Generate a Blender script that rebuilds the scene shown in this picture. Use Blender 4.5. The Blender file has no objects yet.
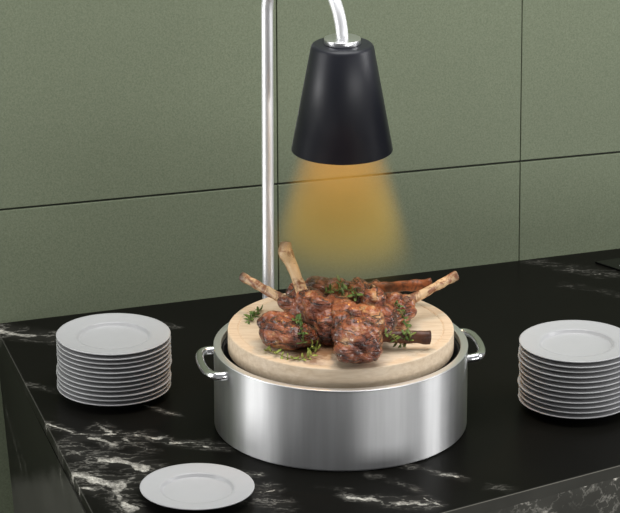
import bpy, bmesh, math, random
import numpy as np
from mathutils import Vector, Matrix, noise
from mathutils.bvhtree import BVHTree

random.seed(7)
sc = bpy.context.scene
COL = sc.collection

# ------------------------------------------------------------------ camera, world, lights, exposure
F = 3500.0                      # focal length in pixels of the 620 x 513 frame
PITCH = math.radians(20.0)
DIST = 6.85
ZC = 0.9                        # counter height
CAM = Vector((0, -DIST * math.cos(PITCH), ZC + DIST * math.sin(PITCH)))
cd = bpy.data.cameras.new('camera'); cam = bpy.data.objects.new('camera', cd); COL.objects.link(cam)
cam.location = CAM; cam.rotation_euler = (math.pi / 2 - PITCH, 0, 0)
cd.sensor_fit = 'HORIZONTAL'; cd.sensor_width = 36; cd.lens = F * 36 / 620
cd.clip_start = 0.1; cd.clip_end = 60
sc.camera = cam

sc.view_settings.view_transform = 'Standard'
sc.view_settings.look = 'None'
sc.view_settings.gamma = 1
sc.view_settings.exposure = 0.0

world = bpy.data.worlds.new('world'); sc.world = world; world.use_nodes = True
bg = world.node_tree.nodes['Background']
bg.inputs[0].default_value = (0.96, 0.98, 1.0, 1); bg.inputs[1].default_value = 0.25


def area(name, loc, target, sx, sy, power, color=(1, 1, 1)):
    l = bpy.data.lights.new(name, 'AREA'); l.shape = 'RECTANGLE'; l.size = sx; l.size_y = sy
    l.energy = power; l.color = color
    o = bpy.data.objects.new(name, l); COL.objects.link(o); o.location = loc
    o.rotation_euler = (Vector(target) - Vector(loc)).to_track_quat('-Z', 'Y').to_euler()
    return o


area('ceiling_softbox', (0.2, -0.8, 3.3), (0.0, -0.1, 0.9), 2.0, 1.6, 56)
area('right_softbox', (3.0, -1.0, 2.0), (0, -0.2, 1.0), 0.9, 1.7, 42)
area('left_softbox', (-2.9, -1.0, 1.9), (0, -0.2, 1.0), 2.6, 2.2, 50)
area('low_front_fill', (2.6, -3.8, 0.40), (0.4, -0.8, 0.6), 3.0, 0.6, 46)  # added fill below counter level, brightens the front panel
area('low_left_fill', (-2.6, -1.3, 0.5), (-0.5, 0.2, 0.5), 0.9, 0.5, 22)  # added fill, lifts the wall strip and end panel at the left


# ------------------------------------------------------------------ measuring helpers
UPV = Vector((0, math.sin(PITCH), math.cos(PITCH)))
FWD = Vector((0, math.cos(PITCH), -math.sin(PITCH)))


def ray(px, py):
    return (FWD + Vector((1, 0, 0)) * ((px - 310) / F) + UPV * (-(py - 256.5) / F))


def hit(px, py, p0, n):
    d = ray(px, py)
    return CAM + d * ((p0 - CAM).dot(n) / d.dot(n))


def P(px, py, z=ZC):
    return hit(px, py, Vector((0, 0, z)), Vector((0, 0, 1)))


def unit(p):                    # metres spanned by one pixel at point p
    return (p - CAM).dot(FWD) / F


def rise(g, py):                # height above ground point g at which its vertical meets image row py
    n = Vector((0, -1, 0)); p = hit(310, py, g, n)
    return p.z - g.z


# ------------------------------------------------------------------ object helpers
def empty(name, loc, label, cat, group=None):
    o = bpy.data.objects.new(name, None); COL.objects.link(o); o.location = loc
    o.empty_display_size = 0.05
    o['label'] = label; o['category'] = cat
    if group: o['group'] = group
    return o


def tag(o, label, cat, group=None):
    o['label'] = label; o['category'] = cat
    if group: o['group'] = group
    return o


def link(name, me, mat, parent=None, loc=None, smooth=True, label=None):
    """me holds world coordinates; it is moved to be local to parent (or loc)."""
    off = Vector(parent.location) if parent else Vector(loc or (0, 0, 0))
    me.transform(Matrix.Translation(-off))
    me.materials.clear(); me.materials.append(mat)
    if smooth: me.polygons.foreach_set('use_smooth', [True] * len(me.polygons))
    o = bpy.data.objects.new(name, me); COL.objects.link(o)
    if parent: o.parent = parent
    else: o.location = off
    if label: o['label'] = label
    return o


def struct(o):
    o['kind'] = 'structure'; return o


def bm_mesh(bm, name='mesh'):
    me = bpy.data.meshes.new(name); bmesh.ops.recalc_face_normals(bm, faces=bm.faces[:])
    bm.to_mesh(me); bm.free(); return me


def lathe(profile, center, seg=96, close=False):
    """profile (r, z) pairs; r == 0 makes a pole."""
    bm = bmesh.new(); rings = []
    c = Vector(center)
    for r, z in profile:
        if r < 1e-6: rings.append([bm.verts.new(c + Vector((0, 0, z)))])
        else:
            rings.append([bm.verts.new(c + Vector((r * math.cos(2 * math.pi * k / seg), r * math.sin(2 * math.pi * k / seg), z))) for k in range(seg)])
    pairs = list(zip(rings, rings[1:]))
    if close: pairs.append((rings[-1], rings[0]))
    for a, b in pairs:
        for k in range(seg):
            k2 = (k + 1) % seg
            if len(a) == 1 and len(b) == 1: continue
            if len(a) == 1: bm.faces.new((a[0], b[k], b[k2]))
            elif len(b) == 1: bm.faces.new((a[k], a[k2], b[0]))
            else: bm.faces.new((a[k], a[k2], b[k2], b[k]))
    return bm_mesh(bm)


def rounded(pts, rad, n=4, closed=False):
    """round the corners of a 2-D profile."""
    out = []; N = len(pts)
    for i, p in enumerate(pts):
        p = Vector(p)
        if not closed and i in (0, N - 1): out.append(tuple(p)); continue
        a = Vector(pts[i - 1]); b = Vector(pts[(i + 1) % N])
        r = min(rad, (a - p).length * .45, (b - p).length * .45)
        if r < 1e-7: out.append(tuple(p)); continue
        s = p + (a - p).normalized() * r; e = p + (b - p).normalized() * r
        for k in range(n + 1):
            t = k / n
            out.append(tuple(s * (1 - t) ** 2 + p * 2 * t * (1 - t) + e * t * t))
    return out


def spline(pts, n=8):
    pts = [Vector(p) for p in pts]; out = []
    ext = [pts[0] * 2 - pts[1]] + pts + [pts[-1] * 2 - pts[-2]]
    for i in range(1, len(ext) - 2):
        p0, p1, p2, p3 = ext[i - 1:i + 3]
        for k in range(n):
            t = k / n
            out.append(0.5 * ((2 * p1) + (p2 - p0) * t + (2 * p0 - 5 * p1 + 4 * p2 - p3) * t * t + (3 * p1 - p0 - 3 * p2 + p3) * t ** 3))
    out.append(pts[-1]); return out


def tube(path, radii, seg=16, cap=True, wob=0, flat=1.0, bm=None):
    own = bm is None
    if own: bm = bmesh.new()
    path = [Vector(p) for p in path]; n = len(path)
    if not hasattr(radii, '__len__'): radii = [radii] * n
    T = [(path[min(i + 1, n - 1)] - path[max(i - 1, 0)]).normalized() for i in range(n)]
    ref = Vector((0, 0, 1)) if abs(T[0].z) < .9 else Vector((0, 1, 0))
    N = (ref - T[0] * ref.dot(T[0])).normalized(); rings = []
    for i in range(n):
        N = (N - T[i] * N.dot(T[i])).normalized(); B = T[i].cross(N)
        ring = []
        for k in range(seg):
            a = 2 * math.pi * k / seg
            d = N * math.cos(a) + B * math.sin(a) * flat
            r = radii[i]
            if wob: r *= 1 + wob * noise.noise(path[i] * 60 + d * 1.2)
            ring.append(bm.verts.new(path[i] + d * r))
        rings.append(ring)
    for a, b in zip(rings, rings[1:]):
        for k in range(seg):
            bm.faces.new((a[k], a[(k + 1) % seg], b[(k + 1) % seg], b[k]))
    if cap:
        bm.faces.new(rings[0][::-1]); bm.faces.new(rings[-1])
    return bm_mesh(bm) if own else bm


def slab(poly, z0, z1, bevel=0.0):
    """prism over a list of (x, y) points."""
    bm = bmesh.new()
    lo = [bm.verts.new((x, y, z0)) for x, y in poly]; hi = [bm.verts.new((x, y, z1)) for x, y in poly]
    bm.faces.new(lo[::-1]); bm.faces.new(hi); n = len(poly)
    for k in range(n): bm.faces.new((lo[k], lo[(k + 1) % n], hi[(k + 1) % n], hi[k]))
    bmesh.ops.recalc_face_normals(bm, faces=bm.faces[:])
    if bevel: bmesh.ops.bevel(bm, geom=bm.edges[:], offset=bevel, segments=2, affect='EDGES', profile=.5)
    return bm_mesh(bm)


def box8(front, back, bevel=0.0):
    """solid between two quads of 3-D points."""
    bm = bmesh.new()
    a = [bm.verts.new(p) for p in front]; b = [bm.verts.new(p) for p in back]
    bm.faces.new(a); bm.faces.new(b[::-1])
    for k in range(4): bm.faces.new((a[k], b[k], b[(k + 1) % 4], a[(k + 1) % 4]))
    bmesh.ops.recalc_face_normals(bm, faces=bm.faces[:])
    if bevel: bmesh.ops.bevel(bm, geom=bm.edges[:], offset=bevel, segments=2, affect='EDGES', profile=.5)
    return bm_mesh(bm)


# ------------------------------------------------------------------ material helpers
class NT:
    def __init__(s, name):
        s.m = bpy.data.materials.new(name); s.m.use_nodes = True
        s.t = s.m.node_tree; s.b = s.t.nodes['Principled BSDF']; s.out = s.t.nodes['Material Output']

    def n(s, kind, **kw):
        nd = s.t.nodes.new(kind)
        for k, v in kw.items(): setattr(nd, k, v)
        return nd

    def l(s, a, b): s.t.links.new(a, b)

    def val(s, sock, v):
        if hasattr(v, 'is_output'): s.l(v, sock)
        else: sock.default_value = v

    def math(s, op, a, b=0.0, clamp=False):
        nd = s.n('ShaderNodeMath', operation=op, use_clamp=clamp)
        s.val(nd.inputs[0], a); s.val(nd.inputs[1], b); return nd.outputs[0]

    def vec(s, op, a, b=(0, 0, 0), scale=None):
        nd = s.n('ShaderNodeVectorMath', operation=op)
        s.val(nd.inputs[0], a)
        if op != 'LENGTH' and op != 'SCALE': s.val(nd.inputs[1], b)
        if scale is not None: s.val(nd.inputs['Scale'], scale)
        return nd.outputs['Value'] if op in ('DOT_PRODUCT', 'LENGTH', 'DISTANCE') else nd.outputs['Vector']

    def coord(s, which='Object'): return s.n('ShaderNodeTexCoord').outputs[which]

    def pos(s): return s.n('ShaderNodeNewGeometry').outputs['Position']

    def noise(s, v, scale, detail=3, rough=.55, dist=0.0, color=False):
        nd = s.n('ShaderNodeTexNoise'); s.l(v, nd.inputs['Vector'])
        nd.inputs['Scale'].default_value = scale; nd.inputs['Detail'].default_value = detail
        nd.inputs['Roughness'].default_value = rough; nd.inputs['Distortion'].default_value = dist
        return nd.outputs['Color' if color else 0]

    def ramp(s, f, stops, interp='LINEAR'):
        nd = s.n('ShaderNodeValToRGB'); e = nd.color_ramp.elements; nd.color_ramp.interpolation = interp
        while len(e) < len(stops): e.new(.5)
        for k, (p, c) in enumerate(stops):
            e[k].position = p; e[k].color = (*c, 1) if len(c) == 3 else c
        s.l(f, nd.inputs[0]); return nd.outputs[0]

    def mix(s, f, a, b):
        nd = s.n('ShaderNodeMix', data_type='RGBA')
        s.val(nd.inputs[0], f)
        for sk, v in ((nd.inputs[6], a), (nd.inputs[7], b)):
            if hasattr(v, 'is_output'): s.l(v, sk)
            else: sk.default_value = (*v, 1)
        return nd.outputs[2]

    def rng(s, v, a, b, c, d, smooth=False):
        nd = s.n('ShaderNodeMapRange'); nd.clamp = True
        if smooth: nd.interpolation_type = 'SMOOTHSTEP'
        s.val(nd.inputs[0], v)
        for k, x in enumerate((a, b, c, d)): nd.inputs[k + 1].default_value = x
        return nd.outputs[0]

    def map(s, v, scale=(1, 1, 1), rot=(0, 0, 0)):
        nd = s.n('ShaderNodeMapping'); s.l(v, nd.inputs[0])
        nd.inputs['Scale'].default_value = scale; nd.inputs['Rotation'].default_value = rot
        return nd.outputs[0]

    def bump(s, h, strength, dist):
        nd = s.n('ShaderNodeBump'); s.l(h, nd.inputs['Height'])
        nd.inputs['Strength'].default_value = strength; nd.inputs['Distance'].default_value = dist
        s.l(nd.outputs[0], s.b.inputs['Normal']); return nd

    def set(s, **kw):
        for k, v in kw.items():
            sk = s.b.inputs[k.replace('_', ' ')]
            if hasattr(v, 'is_output'): s.l(v, sk)
            elif hasattr(v, '__len__'): sk.default_value = (*v, 1)
            else: sk.default_value = v


# ------------------------------------------------------------------ materials
def mat_wall():
    t = NT('green_wall_panel'); p = t.pos()
    g = t.noise(p, 290, 2, .8); c = t.noise(p, 2.2, 2)
    col = t.mix(t.rng(g, .3, .7, 0, 1), (.143, .170, .108), (.212, .240, .160))
    col = t.mix(t.rng(c, .35, .65, 0, .18), col, (.125, .142, .098))
    t.set(Base_Color=col, Roughness=.62, Specular_IOR_Level=.25)
    t.bump(g, .35, .0008); return t.m


def mat_plain(name, color, rough=.5, metal=0.0, spec=.5):
    t = NT(name); c = t.noise(t.coord(), 60, 3)
    t.set(Base_Color=t.mix(t.rng(c, .3, .7, 0, .12), color, tuple(x * .8 for x in color)), Roughness=rough, Metallic=metal, Specular_IOR_Level=spec)
    return t.m


def mat_stone():
    t = NT('black_veined_stone'); p = t.pos()
    at = t.n('ShaderNodeAttribute', attribute_name='vein'); sep = t.n('ShaderNodeSeparateXYZ'); t.l(at.outputs['Vector'], sep.inputs[0])
    core, halo = sep.outputs[0], sep.outputs[1]
    w1 = t.vec('SCALE', t.vec('SUBTRACT', t.noise(p, 7, 3, .6, color=True), (.5, .5, .5)), scale=.06)
    brk = t.rng(t.noise(p, 30, 4, .7), .36, .60, .15, 1.0)
    fine = t.rng(t.noise(p, 170, 3, .7), .35, .62, .30, 1.0)
    rid = t.noise(t.vec('ADD', t.map(p, (1, 2.2, 1.5)), w1), 17, 4, .62)
    rid = t.rng(t.math('ABSOLUTE', t.math('SUBTRACT', rid, .5)), 0, .03, 1, 0)
    nz = t.math('SUBTRACT', t.noise(p, 95, 5, .75), .5)
    crisp = t.rng(t.math('ADD', core, t.math('MULTIPLY', nz, 1.4)), .34, .62, 0, 1)
    f = t.math('MULTIPLY', t.math('MULTIPLY', crisp, t.rng(core, .05, .4, 0, 1)), brk)
    f = t.math('MAXIMUM', f, t.math('MULTIPLY', t.math('MULTIPLY', halo, rid), .6))
    f = t.math('ADD', t.math('MULTIPLY', f, fine), t.math('MULTIPLY', halo, .035), clamp=True)
    base = t.mix(t.noise(p, 5, 3), (.0050, .0049, .0040), (.0082, .0078, .0064))
    base = t.mix(t.math('MULTIPLY', t.math('MINIMUM', sep.outputs[2], 1.0), t.rng(t.noise(p, 9, 4, .6), .3, .7, .72, 1)), base, (.058, .057, .050))   # grey of lit, reflecting stone painted into the colour
    base = t.mix(t.rng(sep.outputs[2], 1.0, 2.0, 0, .38), base, (.40, .38, .32))   # bright highlight painted along the arris
    t.set(Base_Color=t.mix(f, base, (.72, .69, .61)), Roughness=.30, Specular_IOR_Level=.035)
    return t.m


def mat_steel(name, rough, brushed=True, base=.62, aniso=.0, bump=.12):
    t = NT(name); o = t.coord()
    t.set(Base_Color=(base, base, base * 1.01), Metallic=1.0, Roughness=rough)
    if brushed:
        g = t.noise(t.map(o, (6, 6, 900)), 1.6, 3, .6)
        sk = t.rng(t.noise(t.map(o, (34, 34, 2)), 1, 3, .6), .36, .64, 0, 1)
        gg = t.math('ADD', t.math('MULTIPLY', g, .5), t.math('MULTIPLY', sk, .5))
        t.set(Base_Color=t.mix(gg, (base * .78,) * 3, (base * 1.12,) * 3), Roughness=t.rng(g, .3, .7, rough * .9, rough * 1.1))
        t.bump(g, bump, .0006)
    if aniso:
        t.b.inputs['Anisotropic'].default_value = aniso; t.b.inputs['Anisotropic Rotation'].default_value = .25
        tg = t.n('ShaderNodeTangent', direction_type='RADIAL', axis='Z'); t.l(tg.outputs[0], t.b.inputs['Tangent'])
    return t.m


def mat_wood(center, rad):
    t = NT('pale_maple_board'); p = t.vec('SUBTRACT', t.pos(), tuple(center))
    g = t.noise(t.map(p, (9, 60, 60), (0, 0, .22)), 2.2, 4, .6, .4)
    g2 = t.noise(t.map(p, (14, 240, 240), (0, 0, .22)), 1.2, 3)
    col = t.ramp(g, [(.3, (.60, .46, .31)), (.52, (.70, .56, .40)), (.75, (.76, .63, .48))])
    col = t.mix(t.rng(g2, .45, .75, 0, .35), col, (.50, .36, .23))
    # meat juice spilt on the top
    d = t.vec('LENGTH', t.vec('MULTIPLY', t.vec('SUBTRACT', p, (-.045, -.080, 0)), (1, .7, .0)))
    n = t.noise(p, 26, 4, .6)
    juice = t.rng(t.math('ADD', d, t.math('MULTIPLY', t.math('SUBTRACT', n, .5), .12)), .035, .075, .85, 0, smooth=True)
    sep = t.n('ShaderNodeSeparateXYZ'); t.l(p, sep.inputs[0])
    juice = t.math('MULTIPLY', juice, t.rng(sep.outputs[2], -.003, -.001, 0, 1))
    col = t.mix(juice, col, (.20, .085, .03))
    t.set(Base_Color=col, Roughness=t.math('SUBTRACT', .5, t.math('MULTIPLY', juice, .34)), Specular_IOR_Level=.4)
    t.bump(g2, .12, .0006); return t.m


def mat_meat(name, seed, dark=0.0):
    t = NT(name); o = t.vec('ADD', t.coord(), (seed, seed * .37, 0))
    big = t.noise(o, 24, 3, .55, .4)
    st = t.map(o, (1, 1, 3.2), (.4, .85, .2))
    fib = t.noise(st, 36, 5, .62, .5)
    fine = t.noise(o, 300, 3, .7)
    a = t.math('ADD', t.math('MULTIPLY', big, .5), t.math('MULTIPLY', fib, .5))
    a = t.math('SUBTRACT', a, dark)
    col = t.ramp(a, [(.36, (.034, .009, .004)), (.43, (.12, .027, .010)), (.50, (.27, .066, .023)), (.56, (.42, .135, .048)), (.63, (.64, .36, .16))])
    line = t.rng(t.math('ABSOLUTE', t.math('SUBTRACT', t.noise(st, 15, 4, .6, .3), .5)), .004, .028, .92, 0)     # seared creases
    char = t.math('MULTIPLY', t.rng(t.noise(st, 24, 5, .65), .58, .68, 0, 1), .9)
    col = t.mix(t.math('MAXIMUM', char, line), col, (.022, .009, .006))
    col = t.mix(t.rng(fine, .66, .74, 0, .7), col, (.015, .008, .005))       # pepper
    t.set(Base_Color=col, Roughness=t.rng(fib, .35, .65, .20, .42), Specular_IOR_Level=.5, Coat_Weight=.5, Coat_Roughness=.12)
    h = t.math('ADD', t.math('ADD', fib, t.math('MULTIPLY', t.noise(st, 120, 3, .6), .5)), t.math('MULTIPLY', fine, .3))
    h = t.math('SUBTRACT', h, t.math('MULTIPLY', line, .35))
    t.bump(h, 1.0, .007); return t.m


def mat_bone(name, axis_a, axis_b, light, darkc, end):
    """light bone with roasted patches; 'end' of the length at b is scorched."""
    t = NT(name); p = t.pos(); ba = axis_b - axis_a
    h = t.math('MULTIPLY', t.vec('DOT_PRODUCT', t.vec('SUBTRACT', p, tuple(axis_a)), tuple(ba)), 1 / ba.length_squared)
    n = t.noise(p, 55, 4, .65, .5); f = t.noise(p, 260, 3)
    col = t.ramp(n, [(.40, darkc), (.48, tuple((a + b) / 2 for a, b in zip(light, darkc))), (.54, light)])
    hh = t.math('ADD', h, t.math('MULTIPLY', t.math('SUBTRACT', n, .5), .35))
    col = t.mix(t.rng(hh, .86, 1.0, 0, end), col, (.03, .014, .010))
    col = t.mix(t.rng(hh, 0.0, .25, .8, 0), col, (.14, .05, .022))
    t.set(Base_Color=col, Roughness=.42, Specular_IOR_Level=.4)
    t.bump(t.math('ADD', n, t.math('MULTIPLY', f, .3)), .5, .002); return t.m


def mat_leaf(name, a, b):
    t = NT(name); n = t.noise(t.coord(), 120, 2)
    t.set(Base_Color=t.mix(t.rng(n, .35, .65, 0, 1), a, b), Roughness=.5, Specular_IOR_Level=.35)
    return t.m


M_wall = mat_wall()
M_gap = mat_plain('dark_joint', (.02, .022, .017), .8)
M_floor = mat_plain('grey_floor', (.34, .335, .31), .6)
M_porc = mat_plain('white_porcelain', (.49, .49, .495), .28, 0, .45)
M_brush = mat_steel('brushed_steel', .55, True, .60, .9, .06)
M_chrome = mat_steel('polished_steel', .20, False, .85)
M_satin = mat_steel('satin_steel_tube', .5, False, .97)
M_rim = mat_steel('satin_rim', .38, False, .9)
M_cap = mat_steel('turned_steel_cap', .3, False, .8)
M_dark = mat_plain('dark_steel_well', (.02, .02, .022), .35, .6)
M_black = mat_plain('matte_black_shade', (.0095, .0104, .0165), .42, 0, .45)
M_white_in = mat_plain('pale_shade_lining', (.5, .42, .3), .5)
M_glass = mat_plain('black_glass', (.002, .002, .002), .12, 0, .3)
M_mark = mat_plain('grey_mark', (.35, .35, .34), .5)

# ------------------------------------------------------------------ wall
WA, WB = P(0, 323.0), P(620, 248.0)
WU = (WB - WA).normalized(); WN = Vector((WU.y, -WU.x, 0))            # towards the room
if WN.y > 0: WN = -WN


def W(px, py, off=0.0): return hit(px, py, WA + WN * off, WN)


def wline(a, b, t): return a + (b - a) * t


# joints measured on the wall
def hj(px): return 210.2 - .0934 * px                                   # horizontal joint row


def v1(py): return 276.5 + .0077 * py


def v2(py): return 522.4 - .0127 * py


XL, XR = -900, 1500
wall = bpy.data.objects.new('wall_back', None); COL.objects.link(wall); wall.location = WA; struct(wall)
a, b = W(XL, 0), W(XR, 0)
bk = [Vector((v.x, v.y, z)) for v, z in ((a, 0), (b, 0), (b, 2.7), (a, 2.7))]
link('wall_backing', box8([p - WN * .0070 for p in bk], [p - WN * .08 for p in bk]), M_gap, wall, smooth=False)


def panel(name, c):
    """c: four wall points (bottom-left, bottom-right, top-right, top-left)."""
    link(name, box8([p - WN * .0 for p in c], [p - WN * .018 for p in c], .0012), M_wall, wall, smooth=False)


def at_z(p, q, z):
    t = (z - p.z) / (q.z - p.z); return p + (q - p) * t


G = 1.0                                                                # half joint in pixels
for i, (la, lb, ga, gb) in enumerate(((lambda y: XL, v1, 0, .55), (v1, v2, .55, .4), (v2, lambda y: XR, .4, 0))):
    def corner(f, g, y): return f(y) + g
    def row(f, g, up):
        x = f(150) + g; y = hj(x) + (-G if up else G)
        x = f(y) + g; return W(x, hj(x) + (-G if up else G))
    def edge_z(f, g, z):
        p, q = W(f(0) + g, 0), W(f(280) + g, 280)
        return at_z(p, q, z)
    panel('wall_panel', [row(la, ga, True), row(lb, -gb, True), edge_z(lb, -gb, 2.7), edge_z(la, ga, 2.7)])
    panel('wall_panel', [edge_z(la, ga, 0), edge_z(lb, -gb, 0), row(lb, -gb, False), row(la, ga, False)])

fl = slab([(-5, -9), (5, -9), (5, 4), (-5, 4)], -.05, 0)
struct(link('floor', fl, M_floor, smooth=False))

# ------------------------------------------------------------------ counter
BL = P(-6, 323.72); EDGE = P(92.5, 513.0)
FA, FB = P(440, 513), P(620, 465)
ed = (EDGE - BL); fd = (FB - FA)
den = ed.x * fd.y - ed.y * fd.x
tt = ((FA - BL).x * fd.y - (FA - BL).y * fd.x) / den
FL = BL + ed * tt                                                       # front-left corner
FR = FA + fd * 3.2; BR = BL + WU * 3.0
gapw = WN * .0005
top_poly = [BL + gapw, FL, FR, BR + gapw]
eu = ed.normalized(); en = Vector((eu.y, -eu.x, 0)); en = en if en.x < 0 else -en       # outwards, left
fu = fd.normalized(); fnn = Vector((fu.y, -fu.x, 0)); fnn = fnn if fnn.y < 0 else -fnn  # outwards, front
LEAN = .070                                                             # the end panel leans in towards its foot
TH = .022


def end_pt(px, py):
    n = (Vector((0, 0, 1)) + WU * 0).cross(eu)
    dn = (Vector((-LEAN * WU.x, -LEAN * WU.y, 1))).cross(eu).normalized()
    return hit(px, py, BL, dn)


def front_pt(px, py): return hit(px, py, FA, fnn)


V = []


def vein(pts, w, k=1.0, f=None):
    pts = [(f or P)(x, y) for x, y in pts]
    for a_, b_ in zip(pts, pts[1:]): V.append((a_, b_, w * 1.25, min(1.15, k * 1.2), f or P))


vein([(-5, 331), (28, 333), (58, 338)], .010, .95)
vein([(-4, 326), (22, 331)], .006, .6)
vein([(26, 385), (58, 391)], .005, .6)
vein([(118, 403), (145, 406), (167, 414)], .004, .7)
vein([(46, 422), (70, 429), (117, 433), (174, 442), (225, 448)], .005, .85)
vein([(58, 447), (73, 437), (95, 436), (116, 444)], .008, 1)
vein([(62, 450), (90, 459), (125, 463), (146, 469)], .010, 1)
vein([(73, 470), (100, 477), (126, 490), (132, 516)], .008, .95)
vein([(120, 483), (152, 474)], .009, .9)
vein([(78, 484), (98, 487)], .006, .9)
vein([(98, 424), (150, 452)], .006, .55)
vein([(196, 471), (228, 471), (257, 474)], .004, .9)
vein([(248, 486), (276, 484)], .004, .6)
vein([(242, 498), (282, 507)], .008, .8)
vein([(256, 492), (285, 491)], .004, .7)
vein([(328, 487), (352, 489)], .004, .5)
vein([(350, 498), (392, 501), (431, 507)], .006, .9)
vein([(376, 472), (432, 500)], .0035, .4)
vein([(406, 465), (432, 471), (461, 479)], .004, .95)
vein([(486, 485), (512, 489)], .0035, .8)
vein([(420, 500), (442, 507)], .004, .6)
vein([(529, 261), (559, 266), (590, 271), (622, 278)], .006, .36)
vein([(565, 284), (593, 290), (622, 295)], .005, .22)
vein([(160, 322), (171, 327)], .004, .7)
vein([(8, 418), (14, 440), (21, 466)], .005, .55, end_pt)
vein([(13, 425), (27, 470)], .004, .2, end_pt)
vein([(61, 455), (63, 476)], .006, .5, end_pt)
vein([(563, 481), (579, 477)], .012, .8, front_pt)
vein([(604, 470), (611, 479), (608, 495), (614, 506)], .009, .8, front_pt)
vein([(595, 473), (591, 483), (601, 486), (607, 491)], .008, .6, front_pt)
vein([(522, 491), (530, 503), (546, 514)], .009, .8, front_pt)
vein([(517, 500), (528, 506)], .009, .7, front_pt)
vein([(478, 507), (502, 503)], .008, .5, front_pt)
vein([(616, 468), (624, 486)], .010, .7, front_pt)
M_stone = mat_stone()

ctr = empty('kitchen_counter', BL.copy(), 'black kitchen counter with white veins standing against the green wall', 'counter')


def vein_field(co, which):
    """strength of the vein lines (core) and of the cloudy zone round them (halo) at 3-D points."""
    n = len(co); q = np.array(co)
    wv = np.array([(noise.noise_vector(Vector(c) * 8) * .020 + noise.noise_vector(Vector(c) * 26) * .013 + noise.noise_vector(Vector(c) * 70) * .005)[:] for c in co])
    q = q + wv
    core = np.zeros(n); halo = np.zeros(n)
    for a_, b_, w, k, f_ in V:
        if f_ is not which: continue
        a_ = np.array(a_); ba = np.array(b_) - a_; pa = q - a_
        h = np.clip(pa @ ba / (ba @ ba), 0, 1)
        d = np.linalg.norm(pa - h[:, None] * ba, axis=1)
        core = np.maximum(core, k * np.clip(1 - d / w, 0, 1) ** .8)
        x = np.clip(1 - d / (w * 4.0), 0, 1); halo = np.maximum(halo, k * .6 * x * x * (3 - 2 * x))
    return core, halo


def quad_block(c, n, th, nu, nv, ch, which, painted_light=None, arris=0.0):
    """a stone slab: quad c (4 corners) as its face, outward normal n, thickness th, chamfer ch."""
    c = [Vector(p) for p in c]; mid = sum(c, Vector()) / 4

    def inset(i):
        e1 = (c[(i + 1) % 4] - c[i]).normalized(); e2 = (c[i - 1] - c[i]).normalized()
        sn = e1.cross(e2).length
        return c[i] + (e1 + e2) * (ch / sn)
    I = [inset(i) for i in range(4)]

    def bil(Q, u, v): return (Q[0] * (1 - u) + Q[1] * u) * (1 - v) + (Q[3] * (1 - u) + Q[2] * u) * v
    co = []; fa = []
    for j_ in range(nv + 1):
        for i_ in range(nu + 1): co.append(bil(I, i_ / nu, j_ / nv))
    W_ = nu + 1
    for j_ in range(nv):
        for i_ in range(nu): a_ = j_ * W_ + i_; fa.append((a_, a_ + 1, a_ + 1 + W_, a_ + W_))
    loop = [(i_, 0) for i_ in range(nu)] + [(nu, j_) for j_ in range(nv)] + [(i_, nv) for i_ in range(nu, 0, -1)] + [(0, j_) for j_ in range(nv, 0, -1)]
    prev = [j_ * W_ + i_ for i_, j_ in loop]
    for off in (ch, ch + .0009, th):
        cur = []
        for i_, j_ in loop: cur.append(len(co)); co.append(bil(c, i_ / nu, j_ / nv) - n * off)
        m = len(cur)
        for k in range(m): fa.append((prev[k], cur[k], cur[(k + 1) % m], prev[(k + 1) % m]))
        prev = cur
    fa.append(tuple(prev))
    me = bpy.data.meshes.new('slab'); me.from_pydata([p[:] for p in co], [], fa)
    bm = bmesh.new(); bm.from_mesh(me); bmesh.ops.recalc_face_normals(bm, faces=bm.faces[:]); bm.to_mesh(me); bm.free()
    core, halo = vein_field([p[:] for p in co], which)
    cl = core * 0 if painted_light is None else np.array([painted_light(p) for p in co], float)
    if arris:                   # painted highlight on the arris of the slab
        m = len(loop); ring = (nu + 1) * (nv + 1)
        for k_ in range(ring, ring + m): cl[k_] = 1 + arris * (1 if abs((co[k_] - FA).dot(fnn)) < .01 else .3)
    at = me.attributes.new('vein', 'FLOAT_VECTOR', 'POINT')
    at.data.foreach_set('vector', np.stack([core, halo, cl], 1).astype(np.float32).ravel())
    return me


def top_z(v): return Vector((v.x, v.y, ZC))


link('countertop', quad_block([top_z(v) for v in top_poly], Vector((0, 0, 1)), TH, 300, 620, .0016, P, lambda p: 1.0 if p.z < ZC - .0005 and abs((p - FA).dot(fnn)) < .003 else 0.0, 1.0), M_stone, ctr, smooth=False)  # its front edge face takes the front panel's painted lit grey


def lean(p, z): return Vector((p.x, p.y, z)) + WU * (LEAN * (ZC - z))


zt = ZC - TH - .0002
f4 = [lean(FL - fnn * .021, 0), lean(BL, 0), lean(BL, zt), lean(FL - fnn * .021, zt)]
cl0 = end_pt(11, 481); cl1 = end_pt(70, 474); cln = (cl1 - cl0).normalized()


def end_painted_light(p):               # lighter lower half: lit grey painted into the stone colour
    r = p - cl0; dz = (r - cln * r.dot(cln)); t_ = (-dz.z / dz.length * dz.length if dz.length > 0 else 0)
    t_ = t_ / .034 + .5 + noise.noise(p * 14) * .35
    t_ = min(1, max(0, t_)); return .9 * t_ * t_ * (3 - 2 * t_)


nrm = (f4[1] - f4[0]).cross(f4[3] - f4[0]).normalized(); nrm = nrm if nrm.x < 0 else -nrm
link('end_panel', quad_block(f4, nrm, .02, 180, 160, .0003, end_pt, end_painted_light), M_stone, ctr, smooth=False)
q4 = [Vector((p.x, p.y, z)) for p, z in ((FL + fu * .16, 0), (FR, 0), (FR, zt), (FL + fu * .0, zt))]
link('front_panel', quad_block(q4, fnn, .02, 300, 160, .0003, front_pt, lambda p: 1.0), M_stone, ctr, smooth=False)  # painted lit grey all over the front face

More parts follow.
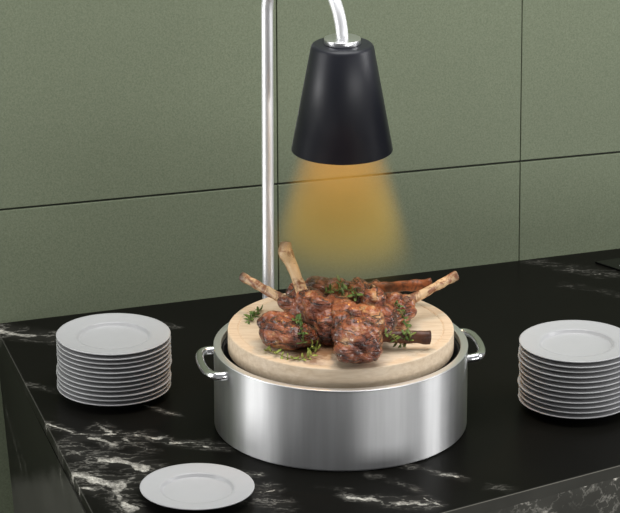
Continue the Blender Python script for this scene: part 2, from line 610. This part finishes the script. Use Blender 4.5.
# ------------------------------------------------------------------ cooktop at the far right
c0 = P(595, 263.4); c1 = (P(620, 271.5) - c0) * 3.2; c2 = (P(620, 259.5) - c0) * 4
ck = [c0, c0 + c1, c0 + c1 + c2, c0 + c2]
cook = empty('cooktop', c0 + (c1 + c2) / 2, 'black glass cooktop set into the counter at its far right end', 'cooktop')
link('glass_plate', slab([(v.x, v.y) for v in ck], ZC, ZC + .004, .001), M_glass, cook, smooth=False)
kc = P(621, 265.6, ZC + .004)
link('control_mark', lathe([(0, .0004), (.0028, .0004), (.0028, 0)], kc, 16), M_mark, cook, label='small pale control mark')

# ------------------------------------------------------------------ pot
PC = P(340.5, 422.0); U = unit(PC)
RP = 126.0 * U
HP = rise(PC, 343.0)
pot = empty('serving_pot', PC, 'round brushed steel warming pot with two looped side handles under the lamp', 'pot')
link('body', lathe(rounded([(0, .002), (RP - .004, .002), (RP - .004, 0), (RP, .003), (RP, HP - .0022), (RP - 7.0 * U, HP - .0022), (RP - 7.0 * U, HP - .05), (0, HP - .05)], .0016, 4), PC, 192), M_brush, pot)
RI = RP - 7.6 * U
link('rim', lathe(rounded([(RP + .0004, HP), (RP + .0004, HP - .0022), (RP - 7.1 * U, HP - .0022), (RP - 7.1 * U, HP)], .0007, 3, True), PC, 192, True), M_rim, pot, label='bright flat rim')
link('inner_ring', lathe([(RI, HP - .020), (RI, HP - .0105), (RI - 2.2 * U, HP - .0100), (RI - 2.6 * U, HP - .0165), (RI * .6, HP - .0165), (RI * .6, HP - .0205)], PC, 128, True), M_dark, pot, label='dark inset ring that carries the board')


def handle(az, lift):
    c = Vector((math.cos(az), math.sin(az), 0)); s = Vector((-c.y, c.x, 0))
    base = PC + Vector((0, 0, HP - 11.5 * U))
    ha = math.radians(15.5); wy = RP * math.sin(ha); x0 = RP * math.cos(ha) - .004
    reach = RP + 14 * U
    d = reach - x0
    pts2 = [(x0, -wy), (x0 + .35 * d, -wy * 1.03), (x0 + .68 * d, -wy * .95), (x0 + .92 * d, -wy * .62), (reach, 0),
            (x0 + .92 * d, wy * .62), (x0 + .68 * d, wy * .95), (x0 + .35 * d, wy * 1.03), (x0, wy)]
    full = spline([base + c * x + s * y + Vector((0, 0, lift * max(0, (x - x0) / d))) for x, y in pts2], 8)
    return tube(full, 4.3 * U, 16)


link('handle', handle(math.pi + math.radians(11.5), 0.0), M_chrome, pot, label='left looped handle')
link('handle', handle(math.radians(9.5), .004), M_chrome, pot, label='right looped handle')

# ------------------------------------------------------------------ board
RB = 112.0 * U
ZB0 = ZC + HP - .0098
BT = P(340.3, 327.0, ZC + HP + .022); TB = BT.z
BC = Vector((BT.x, PC.y, ZB0))
# top height that puts the top disc at its row
TB = ZB0 + (rise(PC, 327.2) - (HP - .0098)); BC = Vector((PC.x, PC.y, ZB0)); hB = TB - ZB0
gr = [(RB - .0205, hB), (RB - .0195, hB - .0012), (RB - .0185, hB - .0016), (RB - .0175, hB - .0012), (RB - .0165, hB)]
prof = [(0, hB)] + gr + rounded([(RB - .0160, hB), (RB, hB), (RB, 0), (RB - .02, 0)], .003, 4) + [(0, 0)]
M_wood = mat_wood((BC.x, BC.y, TB), RB)
board = tag(link('wooden_board', lathe(prof, BC, 160), M_wood, loc=BC), 'round pale wooden board resting in the steel pot under the meat', 'board')


# ------------------------------------------------------------------ plates
def plate_profile(R):
    p = [(0, .0088), (.570 * R, .0086), (.600 * R, .0089), (.612 * R, .0098), (.632 * R, .0140), (.644 * R, .0152), (.690 * R, .0156), (.86 * R, .0169), (.97 * R, .0186), (.993 * R, .0190),
         (R, .0182), (.995 * R, .0170), (.97 * R, .0160), (.86 * R, .0128), (.72 * R, .0096), (.66 * R, .0065), (.60 * R, .0035), (.565 * R, .0004), (.555 * R, 0), (.535 * R, 0), (.525 * R, .0005), (.515 * R, .003), (0, .003)]
    return p


def plate_obj(R, c, label, group=None):
    return tag(link('dinner_plate', lathe(plate_profile(R), c, 112), M_porc, loc=c), label, 'plate', group)


def place_stack(cx, row_base, rx_px, n, step, side, seed):
    g = P(cx, row_base); R = rx_px * unit(g + Vector((0, 0, .08)))
    rnd = random.Random(seed); first = None
    ordinal = ['bottom plate', 'second plate from the bottom', 'third plate from the bottom', 'fourth plate from the bottom', 'fifth plate from the bottom', 'sixth plate from the bottom',
               'sixth plate from the top', 'fifth plate from the top', 'fourth plate from the top', 'third plate from the top', 'second plate from the top', 'top plate']
    for k in range(n):
        c = g + Vector((rnd.uniform(-.0014, .0014) if k < n - 1 else 0, rnd.uniform(-.001, .001), k * step))
        lab = 'white round plate, %s of the stack %s' % (ordinal[k], side)
        if first is None: o = first = plate_obj(R, c, lab)
        else:
            o = first.copy(); COL.objects.link(o); o.location = c; o['label'] = lab
        o['group'] = 'white plates stacked ' + side
    return g, R


SG, SR = place_stack(114.6, 393.5, 57.2, 12, .00862, 'left of the steel pot', 3)
TG, TR = place_stack(575.0, 406.0, 57.6, 12, .00945, 'right of the steel pot', 5)
sp = P(197.3, 496.3); plate_obj(57.4 * unit(sp), sp, 'single white round plate lying alone on the veined counter before the pot', None)

# ------------------------------------------------------------------ heat lamp
LG = P(341.2, 409.0)                                                     # point below the shade
PG = P(268.6, 369.0)                                                     # foot of the pole
UL = unit(LG + Vector((0, 0, .4)))
zb = ZC + rise(LG, 149.0); zs = ZC + rise(LG, 43.5)
rb, rt = 50.6 * UL, 30.6 * UL
lamp = empty('heat_lamp', PG, 'heat lamp with a black cone shade hanging over the meat from a steel pole', 'lamp')
LC = Vector((LG.x, LG.y, 0))
outer = rounded([(0, zs), (rt, zs), (rb, zb)], .008, 6)
inner = [(rb - .0035, zb), (rt - .0035, zs - .004), (0, zs - .004)]
sh = link('shade', lathe(outer + inner[:1] + [], LC, 128), M_black, lamp)
link('shade_lining', lathe([(rb - .0036, zb + .0004)] + [(rt - .0045, zs - .006), (0, zs - .006)], LC, 96), M_white_in, lamp, label='pale inside of the black shade')
link('cap', lathe(rounded([(0, zs + 5.6 * UL), (18.2 * UL, zs + 5.6 * UL), (18.2 * UL, zs), (0, zs)], .0015, 4), LC, 64), M_cap, lamp)
# pole, arch and drop in one bent tube
pz0 = ZC + .004
pole_u = unit(PG + Vector((0, 0, .3)))
rp = 5.9 * pole_u
dv = (LC - Vector((PG.x, PG.y, 0))); L = dv.length; dh = dv.normalized()
ztop_p = ZC + rise(PG, 12.0)
ztop_l = zs + 40 * UL
rad = L / 2
path = [Vector((PG.x, PG.y, pz0 + (ztop_p - pz0) * k / 24)) for k in range(25)]
for k in range(1, 33):
    t_ = math.pi * k / 32
    zz = ztop_p + (ztop_l - ztop_p) * (1 - math.cos(t_)) / 2 * .0
    path.append(Vector((PG.x, PG.y, 0)) + dh * (rad - rad * math.cos(t_)) + Vector((0, 0, ztop_p + rad * math.sin(t_))))
end_z = zs + 5.0 * UL
zz = path[-1].z
for k in range(1, 9): path.append(Vector((LC.x, LC.y, zz + (end_z - zz) * k / 8)))
link('pole', tube(path, rp, 32), M_satin, lamp)
link('foot_flange', lathe(rounded([(0, 0), (2.4 * rp, 0), (2.4 * rp, .004), (0, .004)], .001), PG, 48), M_chrome, lamp)
bz = zb + .150
link('bulb', lathe([(0, bz - .020), (.010, bz - .018), (.017, bz - .010), (.019, bz), (.015, bz + .012), (.010, bz + .020), (.009, zs - .007), (0, zs - .007)], LC, 48), mat_plain('amber_bulb_glass', (.8, .42, .12), .2), lamp)
sl = bpy.data.lights.new('lamp_light', 'SPOT'); sl.energy = 2.7; sl.color = (1.0, .47, .08); sl.spot_size = math.radians(84); sl.spot_blend = .5; sl.shadow_soft_size = .02
so = bpy.data.objects.new('lamp_light', sl); COL.objects.link(so); so.parent = lamp
so.location = Vector((LC.x, LC.y, bz - .026)) - PG

# warm haze in the light cone
hz0 = zb - .003; hz1 = ZC + rise(LG, 278.0)
ht = NT('warm_haze'); ht.t.nodes.remove(ht.b)
vs = ht.n('ShaderNodeVolumePrincipled'); ht.l(vs.outputs[0], ht.out.inputs['Volume'])
vs.inputs['Color'].default_value = (.97, .74, .20, 1)
hp = ht.vec('SUBTRACT', ht.pos(), (LC.x, LC.y, 0)); sx = ht.n('ShaderNodeSeparateXYZ'); ht.l(hp, sx.inputs[0])
rr = ht.math('SQRT', ht.math('ADD', ht.math('POWER', sx.outputs[0], 2), ht.math('POWER', sx.outputs[1], 2)))
tz = ht.rng(sx.outputs[2], hz1, hz0, 1, 0)
wid = ht.math('ADD', rb * .98, ht.math('MULTIPLY', tz, rb * .72))
rad_f = ht.rng(ht.math('DIVIDE', rr, wid), .50, 1.0, 1, 0, smooth=True)
ver = ht.math('MULTIPLY', ht.rng(tz, .40, 1.0, 1, 0, smooth=True), ht.rng(tz, 0, .6, .35, 1.2))
ht.l(ht.math('MULTIPLY', ht.math('MULTIPLY', rad_f, ver), 11.0), vs.inputs['Density'])
haze = link('lamp_haze', lathe([(0, hz0), (rb * .97, hz0), (rb * 1.72, hz1), (0, hz1)], LC, 64), ht.m, loc=(LC.x, LC.y, hz1))
tag(haze, 'warm orange haze glowing in the light under the black shade', 'haze'); haze['kind'] = 'stuff'


# ------------------------------------------------------------------ lamb chops
def B(px, py, h):               # point h pixels above the board that shows at (px, py)
    return P(px, py, TB + h * U)


def blob_mesh(blobs, voxel=.0022, seed=0, amp=1.0):
    bm = bmesh.new()
    for b in blobs:
        px, py, h, rx = b[:4]; ry = b[4] if len(b) > 4 else rx; rz = b[5] if len(b) > 5 else rx; rot = b[6] if len(b) > 6 else 0
        c = B(px, py, h)
        m = Matrix.Translation(c) @ Matrix.Rotation(math.radians(rot), 4, 'Y') @ Matrix.Diagonal((rx * U, ry * U, rz * U, 1))
        bmesh.ops.create_icosphere(bm, subdivisions=3, radius=1, matrix=m)
    me = bm_mesh(bm); o = bpy.data.objects.new('tmp', me); COL.objects.link(o)
    md = o.modifiers.new('r', 'REMESH'); md.mode = 'VOXEL'; md.voxel_size = voxel
    sm = o.modifiers.new('s', 'SMOOTH'); sm.iterations = 5; sm.factor = .5
    dg = bpy.context.evaluated_depsgraph_get()
    res = bpy.data.meshes.new_from_object(o.evaluated_get(dg))
    bpy.data.objects.remove(o); bpy.data.meshes.remove(me)
    nor = [v.normal.copy() for v in res.vertices]
    off = Vector((seed * 3.1, seed * 1.7, seed))
    for v, nn in zip(res.vertices, nor):
        p = v.co + off
        d = noise.noise(p * 30) * .0045 + noise.noise(p * 75) * .0016
        q = Matrix.Rotation(-.75, 3, 'Y') @ p
        d += (abs(noise.noise(Vector((q.x * 16, q.y * 22, q.z * 52)))) - .25) * .0085
        d += noise.noise(p * 240) * .0006
        v.co = v.co + nn * d * amp
        if v.co.z < TB + .0004: v.co.z = TB + .0004
    res.update(); return res


ALLM = []


def bone_mesh(pts, radii, flat=.8, knob=None):
    p3 = spline([B(*p) for p in pts], 10)
    n = len(p3); rs = []
    for i in range(n):
        t_ = i / (n - 1) * (len(radii) - 1); k = min(int(t_), len(radii) - 2); f = t_ - k
        rs.append((radii[k] * (1 - f) + radii[k + 1] * f) * U)
    # rounded, slightly hollow cut at the far end
    e = p3[-1]; dr = (p3[-1] - p3[-2]).normalized()
    p3 += [e + dr * .0010, e + dr * .0016, e + dr * .0006]; rs += [rs[-1] * .93, rs[-1] * .72, rs[-1] * .35]
    return tube(p3, rs, 20, wob=.22, flat=flat), p3


def chop(label, blobs, bones, seed, dark=0.0, amp=1.0, group='roasted lamb chops on the wooden board'):
    base = B(blobs[0][0], blobs[0][1], 0); base.z = TB
    t = empty('lamb_chop', base, label, 'lamb chop', group)
    me = blob_mesh(blobs, seed=seed, amp=amp)
    ALLM.append(me.copy())
    link('meat', me, mat_meat('roasted_meat', seed * 2.3, dark), t)
    for pts, rad_, light, dk, end in bones:
        bmsh, p3 = bone_mesh(pts, rad_)
        ALLM.append(bmsh.copy())
        link('bone', bmsh, mat_bone('roasted_bone', p3[0], p3[-1], light, dk, end), t, label='bare rib bone')
    return t


TAN = (.62, .42, .23); BRN = (.22, .085, .035); DBR = (.10, .036, .016); RED = (.30, .09, .03)
# large chop in front, bone to the right
chop('largest front lamb chop with a short dark bone pointing right',
     [(358, 339, 23, 24, 22, 24), (350, 351, 15, 17, 16, 13), (366, 352, 13, 16, 15, 11), (371, 326, 27, 14, 16, 20), (360, 318, 31, 19, 14, 14, -35), (373, 301, 36, 11, 12, 15, 15), (343, 329, 25, 11, 14, 18, 10), (346, 313, 31, 15, 12, 11, -15), (382, 320, 25, 15, 14, 17), (386, 331, 17, 9, 9, 11)],
     [([(376, 335, 16), (394, 336.5, 14), (414, 337, 13), (430, 337.5, 12)], [6.6, 6.2, 6.3, 6.8], DBR, (.05, .018, .01), .5)], 1)
# upright bone
chop('middle lamb chop with a tall pale bone curving up to the left',
     [(312, 303, 32, 12, 11, 13, 30), (320, 312, 27, 15, 13, 17, 35), (328, 325, 18, 13, 14, 16, 20), (336, 304, 29, 19, 12, 9, -14), (327, 333, 12, 11, 12, 11), (337, 318, 20, 12, 14, 15), (354, 298, 32, 14, 12, 9, -12), (303, 297, 36, 8, 8, 9)],
     [([(312, 306, 31), (303, 293, 38), (297, 278, 50), (291, 263, 62), (285.5, 252, 72), (286, 243, 80)], [6.8, 7.0, 6.4, 7.2, 9.0, 7.0], TAN, BRN, .75)], 2)
# left bone
chop('rear left lamb chop with a thin bone pointing left',
     [(296, 304, 20, 13, 12, 14), (304, 312, 15, 13, 12, 14), (287, 302, 22, 8, 8, 7), (312, 300, 20, 14, 12, 14), (300, 296, 24, 11, 10, 9)],
     [([(293, 304, 21), (277, 296, 26), (262, 288, 30), (250, 281, 33), (242, 276.5, 35)], [5.4, 5.2, 4.6, 4.6, 5.0], TAN, BRN, .95)], 3, .03)
# left front lump
chop('dark boneless piece of lamb at the left front of the board',
     [(277, 332, 16, 19, 17, 15), (293, 336, 14, 19, 17, 15), (308, 338, 10, 11, 14, 10), (266, 325, 17, 10, 10, 10), (281, 322, 20, 17, 14, 10)], [], 4, .035)
# back rack
chop('rear lamb chop with a long straight brown bone pointing right',
     [(298, 292, 14, 13, 12, 12), (316, 289, 15, 16, 13, 13), (337, 289, 15, 16, 13, 12), (357, 289, 15, 14, 12, 11), (374, 289, 14, 10, 10, 9)],
     [([(366, 289, 15), (386, 287.5, 17), (408, 286, 20), (431, 284.5, 23)], [5.5, 5.6, 5.8, 6.4], RED, DBR, .3)], 5)
# right
chop('right lamb chop with a pale bone pointing up to the right',
     [(392, 305, 21, 15, 14, 14), (402, 313, 15, 13, 13, 13), (386, 319, 17, 15, 14, 16), (397, 324, 12, 13, 12, 11), (406, 301, 22, 8, 8, 8)],
     [([(402, 303, 22), (416, 297, 24), (430, 290, 27), (444, 282, 30), (456, 276, 33)], [6.2, 5.2, 4.4, 4.8, 5.4], TAN, BRN, .6)], 6, -.02)

# ------------------------------------------------------------------ thyme
bmall = bmesh.new()
for me in ALLM: bmall.from_mesh(me)
bd = bpy.data.meshes.new('b'); bd = lathe(prof, BC, 64); bmall.from_mesh(bd)
TREE = BVHTree.FromBMesh(bmall)


def surf(px, py, lift):
    d = ray(px, py).normalized(); h = TREE.ray_cast(CAM, d)
    p = h[0] if h[0] is not None else B(px, py, 2)
    return p - d * lift + Vector((0, 0, lift * .4))


def leaf(bm, p, d, up, ln, wd):
    d = d.normalized(); s = d.cross(up)
    if s.length < 1e-4: s = Vector((1, 0, 0))
    s.normalize(); u = s.cross(d)
    prof_ = [(0, .15), (.25, .8), (.55, 1), (.8, .65), (1, .05)]
    top = []; bot = []
    rows = []
    for t_, w in prof_:
        c = p + d * ln * t_ + u * (ln * .18 * t_ * t_)
        rows.append([bm.verts.new(c - s * wd * w + u * wd * .25 * w), bm.verts.new(c + u * wd * -.12), bm.verts.new(c + s * wd * w + u * wd * .25 * w), bm.verts.new(c - u * wd * .45 * w - u * .0001)])
    for a_, b_ in zip(rows, rows[1:]):
        for k in range(4): bm.faces.new((a_[k], a_[(k + 1) % 4], b_[(k + 1) % 4], b_[k]))
    bm.faces.new(rows[0][::-1]); bm.faces.new(rows[-1])


def sprig(label, pts, nl, ln, ca, cb, seed, lift=.0022, stem=(.20, .17, .05)):
    rnd = random.Random(seed)
    path = spline([surf(x, y, lift + .0015 * math.sin(i * 2)) for i, (x, y) in enumerate(pts)], 8)
    base = path[0].copy()
    t = empty('thyme_sprig', base, label, 'herb sprig', 'thyme sprigs on the meat')
    link('stem', tube(path, [.0011 - .0005 * i / len(path) for i in range(len(path))], 8), mat_plain('thyme_stem', stem, .6), t)
    bm = bmesh.new(); n = len(path)
    for k in range(nl):
        f = (k + .5) / nl * (n - 1); i = min(int(f), n - 2); p = path[i] + (path[i + 1] - path[i]) * (f - i)
        T = (path[i + 1] - path[i]).normalized(); r = Vector((rnd.gauss(0, 1), rnd.gauss(0, 1), rnd.gauss(.5, 1)))
        side = (r - T * r.dot(T)).normalized()
        for s in (1, -1):
            dd = (side * s + T * rnd.uniform(.1, .8) + Vector((0, -.25, .35)))
            L_ = ln * rnd.uniform(.8, 1.35) * U
            leaf(bm, p, dd, Vector((rnd.uniform(-.4, .4), -.5, 1)), L_, L_ * .21)
    link('leaves', bm_mesh(bm), mat_leaf('thyme_leaf', ca, cb), t)


GA, GB = (.075, .155, .03), (.22, .32, .09)
YA, YB = (.22, .31, .045), (.46, .50, .12)
sprig('bushy dark green thyme tuft on the board left of the boneless piece', [(262, 309), (257, 313), (254, 317), (250, 319), (249, 323)], 15, 6.8, GA, GB, 1, lift=.003)
sprig('upright thyme sprig lying over the left boneless piece of lamb', [(292, 321), (299, 322), (301, 329), (303, 337), (303, 344)], 12, 6.5, GA, (.15, .22, .06), 3)
sprig('bright yellow green thyme sprig curling on the board before the left piece', [(264, 350), (275, 354), (288, 358.5), (300, 360), (311, 357), (317, 350), (311, 345)], 14, 6.5, YA, YB, 4, lift=.004)
sprig('thyme sprig lying across the top of the middle chop', [(324, 294), (332, 291), (341, 290), (350, 291), (356, 294), (356, 300)], 10, 8, GA, GB, 5, lift=.004)
sprig('thyme sprig standing up from the middle of the meat pile', [(344, 297), (342, 290), (340, 282)], 5, 7.5, (.07, .14, .04), (.2, .27, .1), 6, lift=.006)
sprig('long thyme sprig hanging down the right chop', [(396, 301), (399, 309), (403, 316), (406, 324), (407, 332), (404, 341)], 17, 6.5, GA, (.16, .23, .07), 7, lift=.003)
sprig('curved light green thyme sprig beside the short dark bone', [(384, 334), (391, 336), (396, 341), (403, 345), (409, 341), (411, 334)], 12, 6, (.10, .17, .03), (.24, .30, .08), 8, lift=.003)
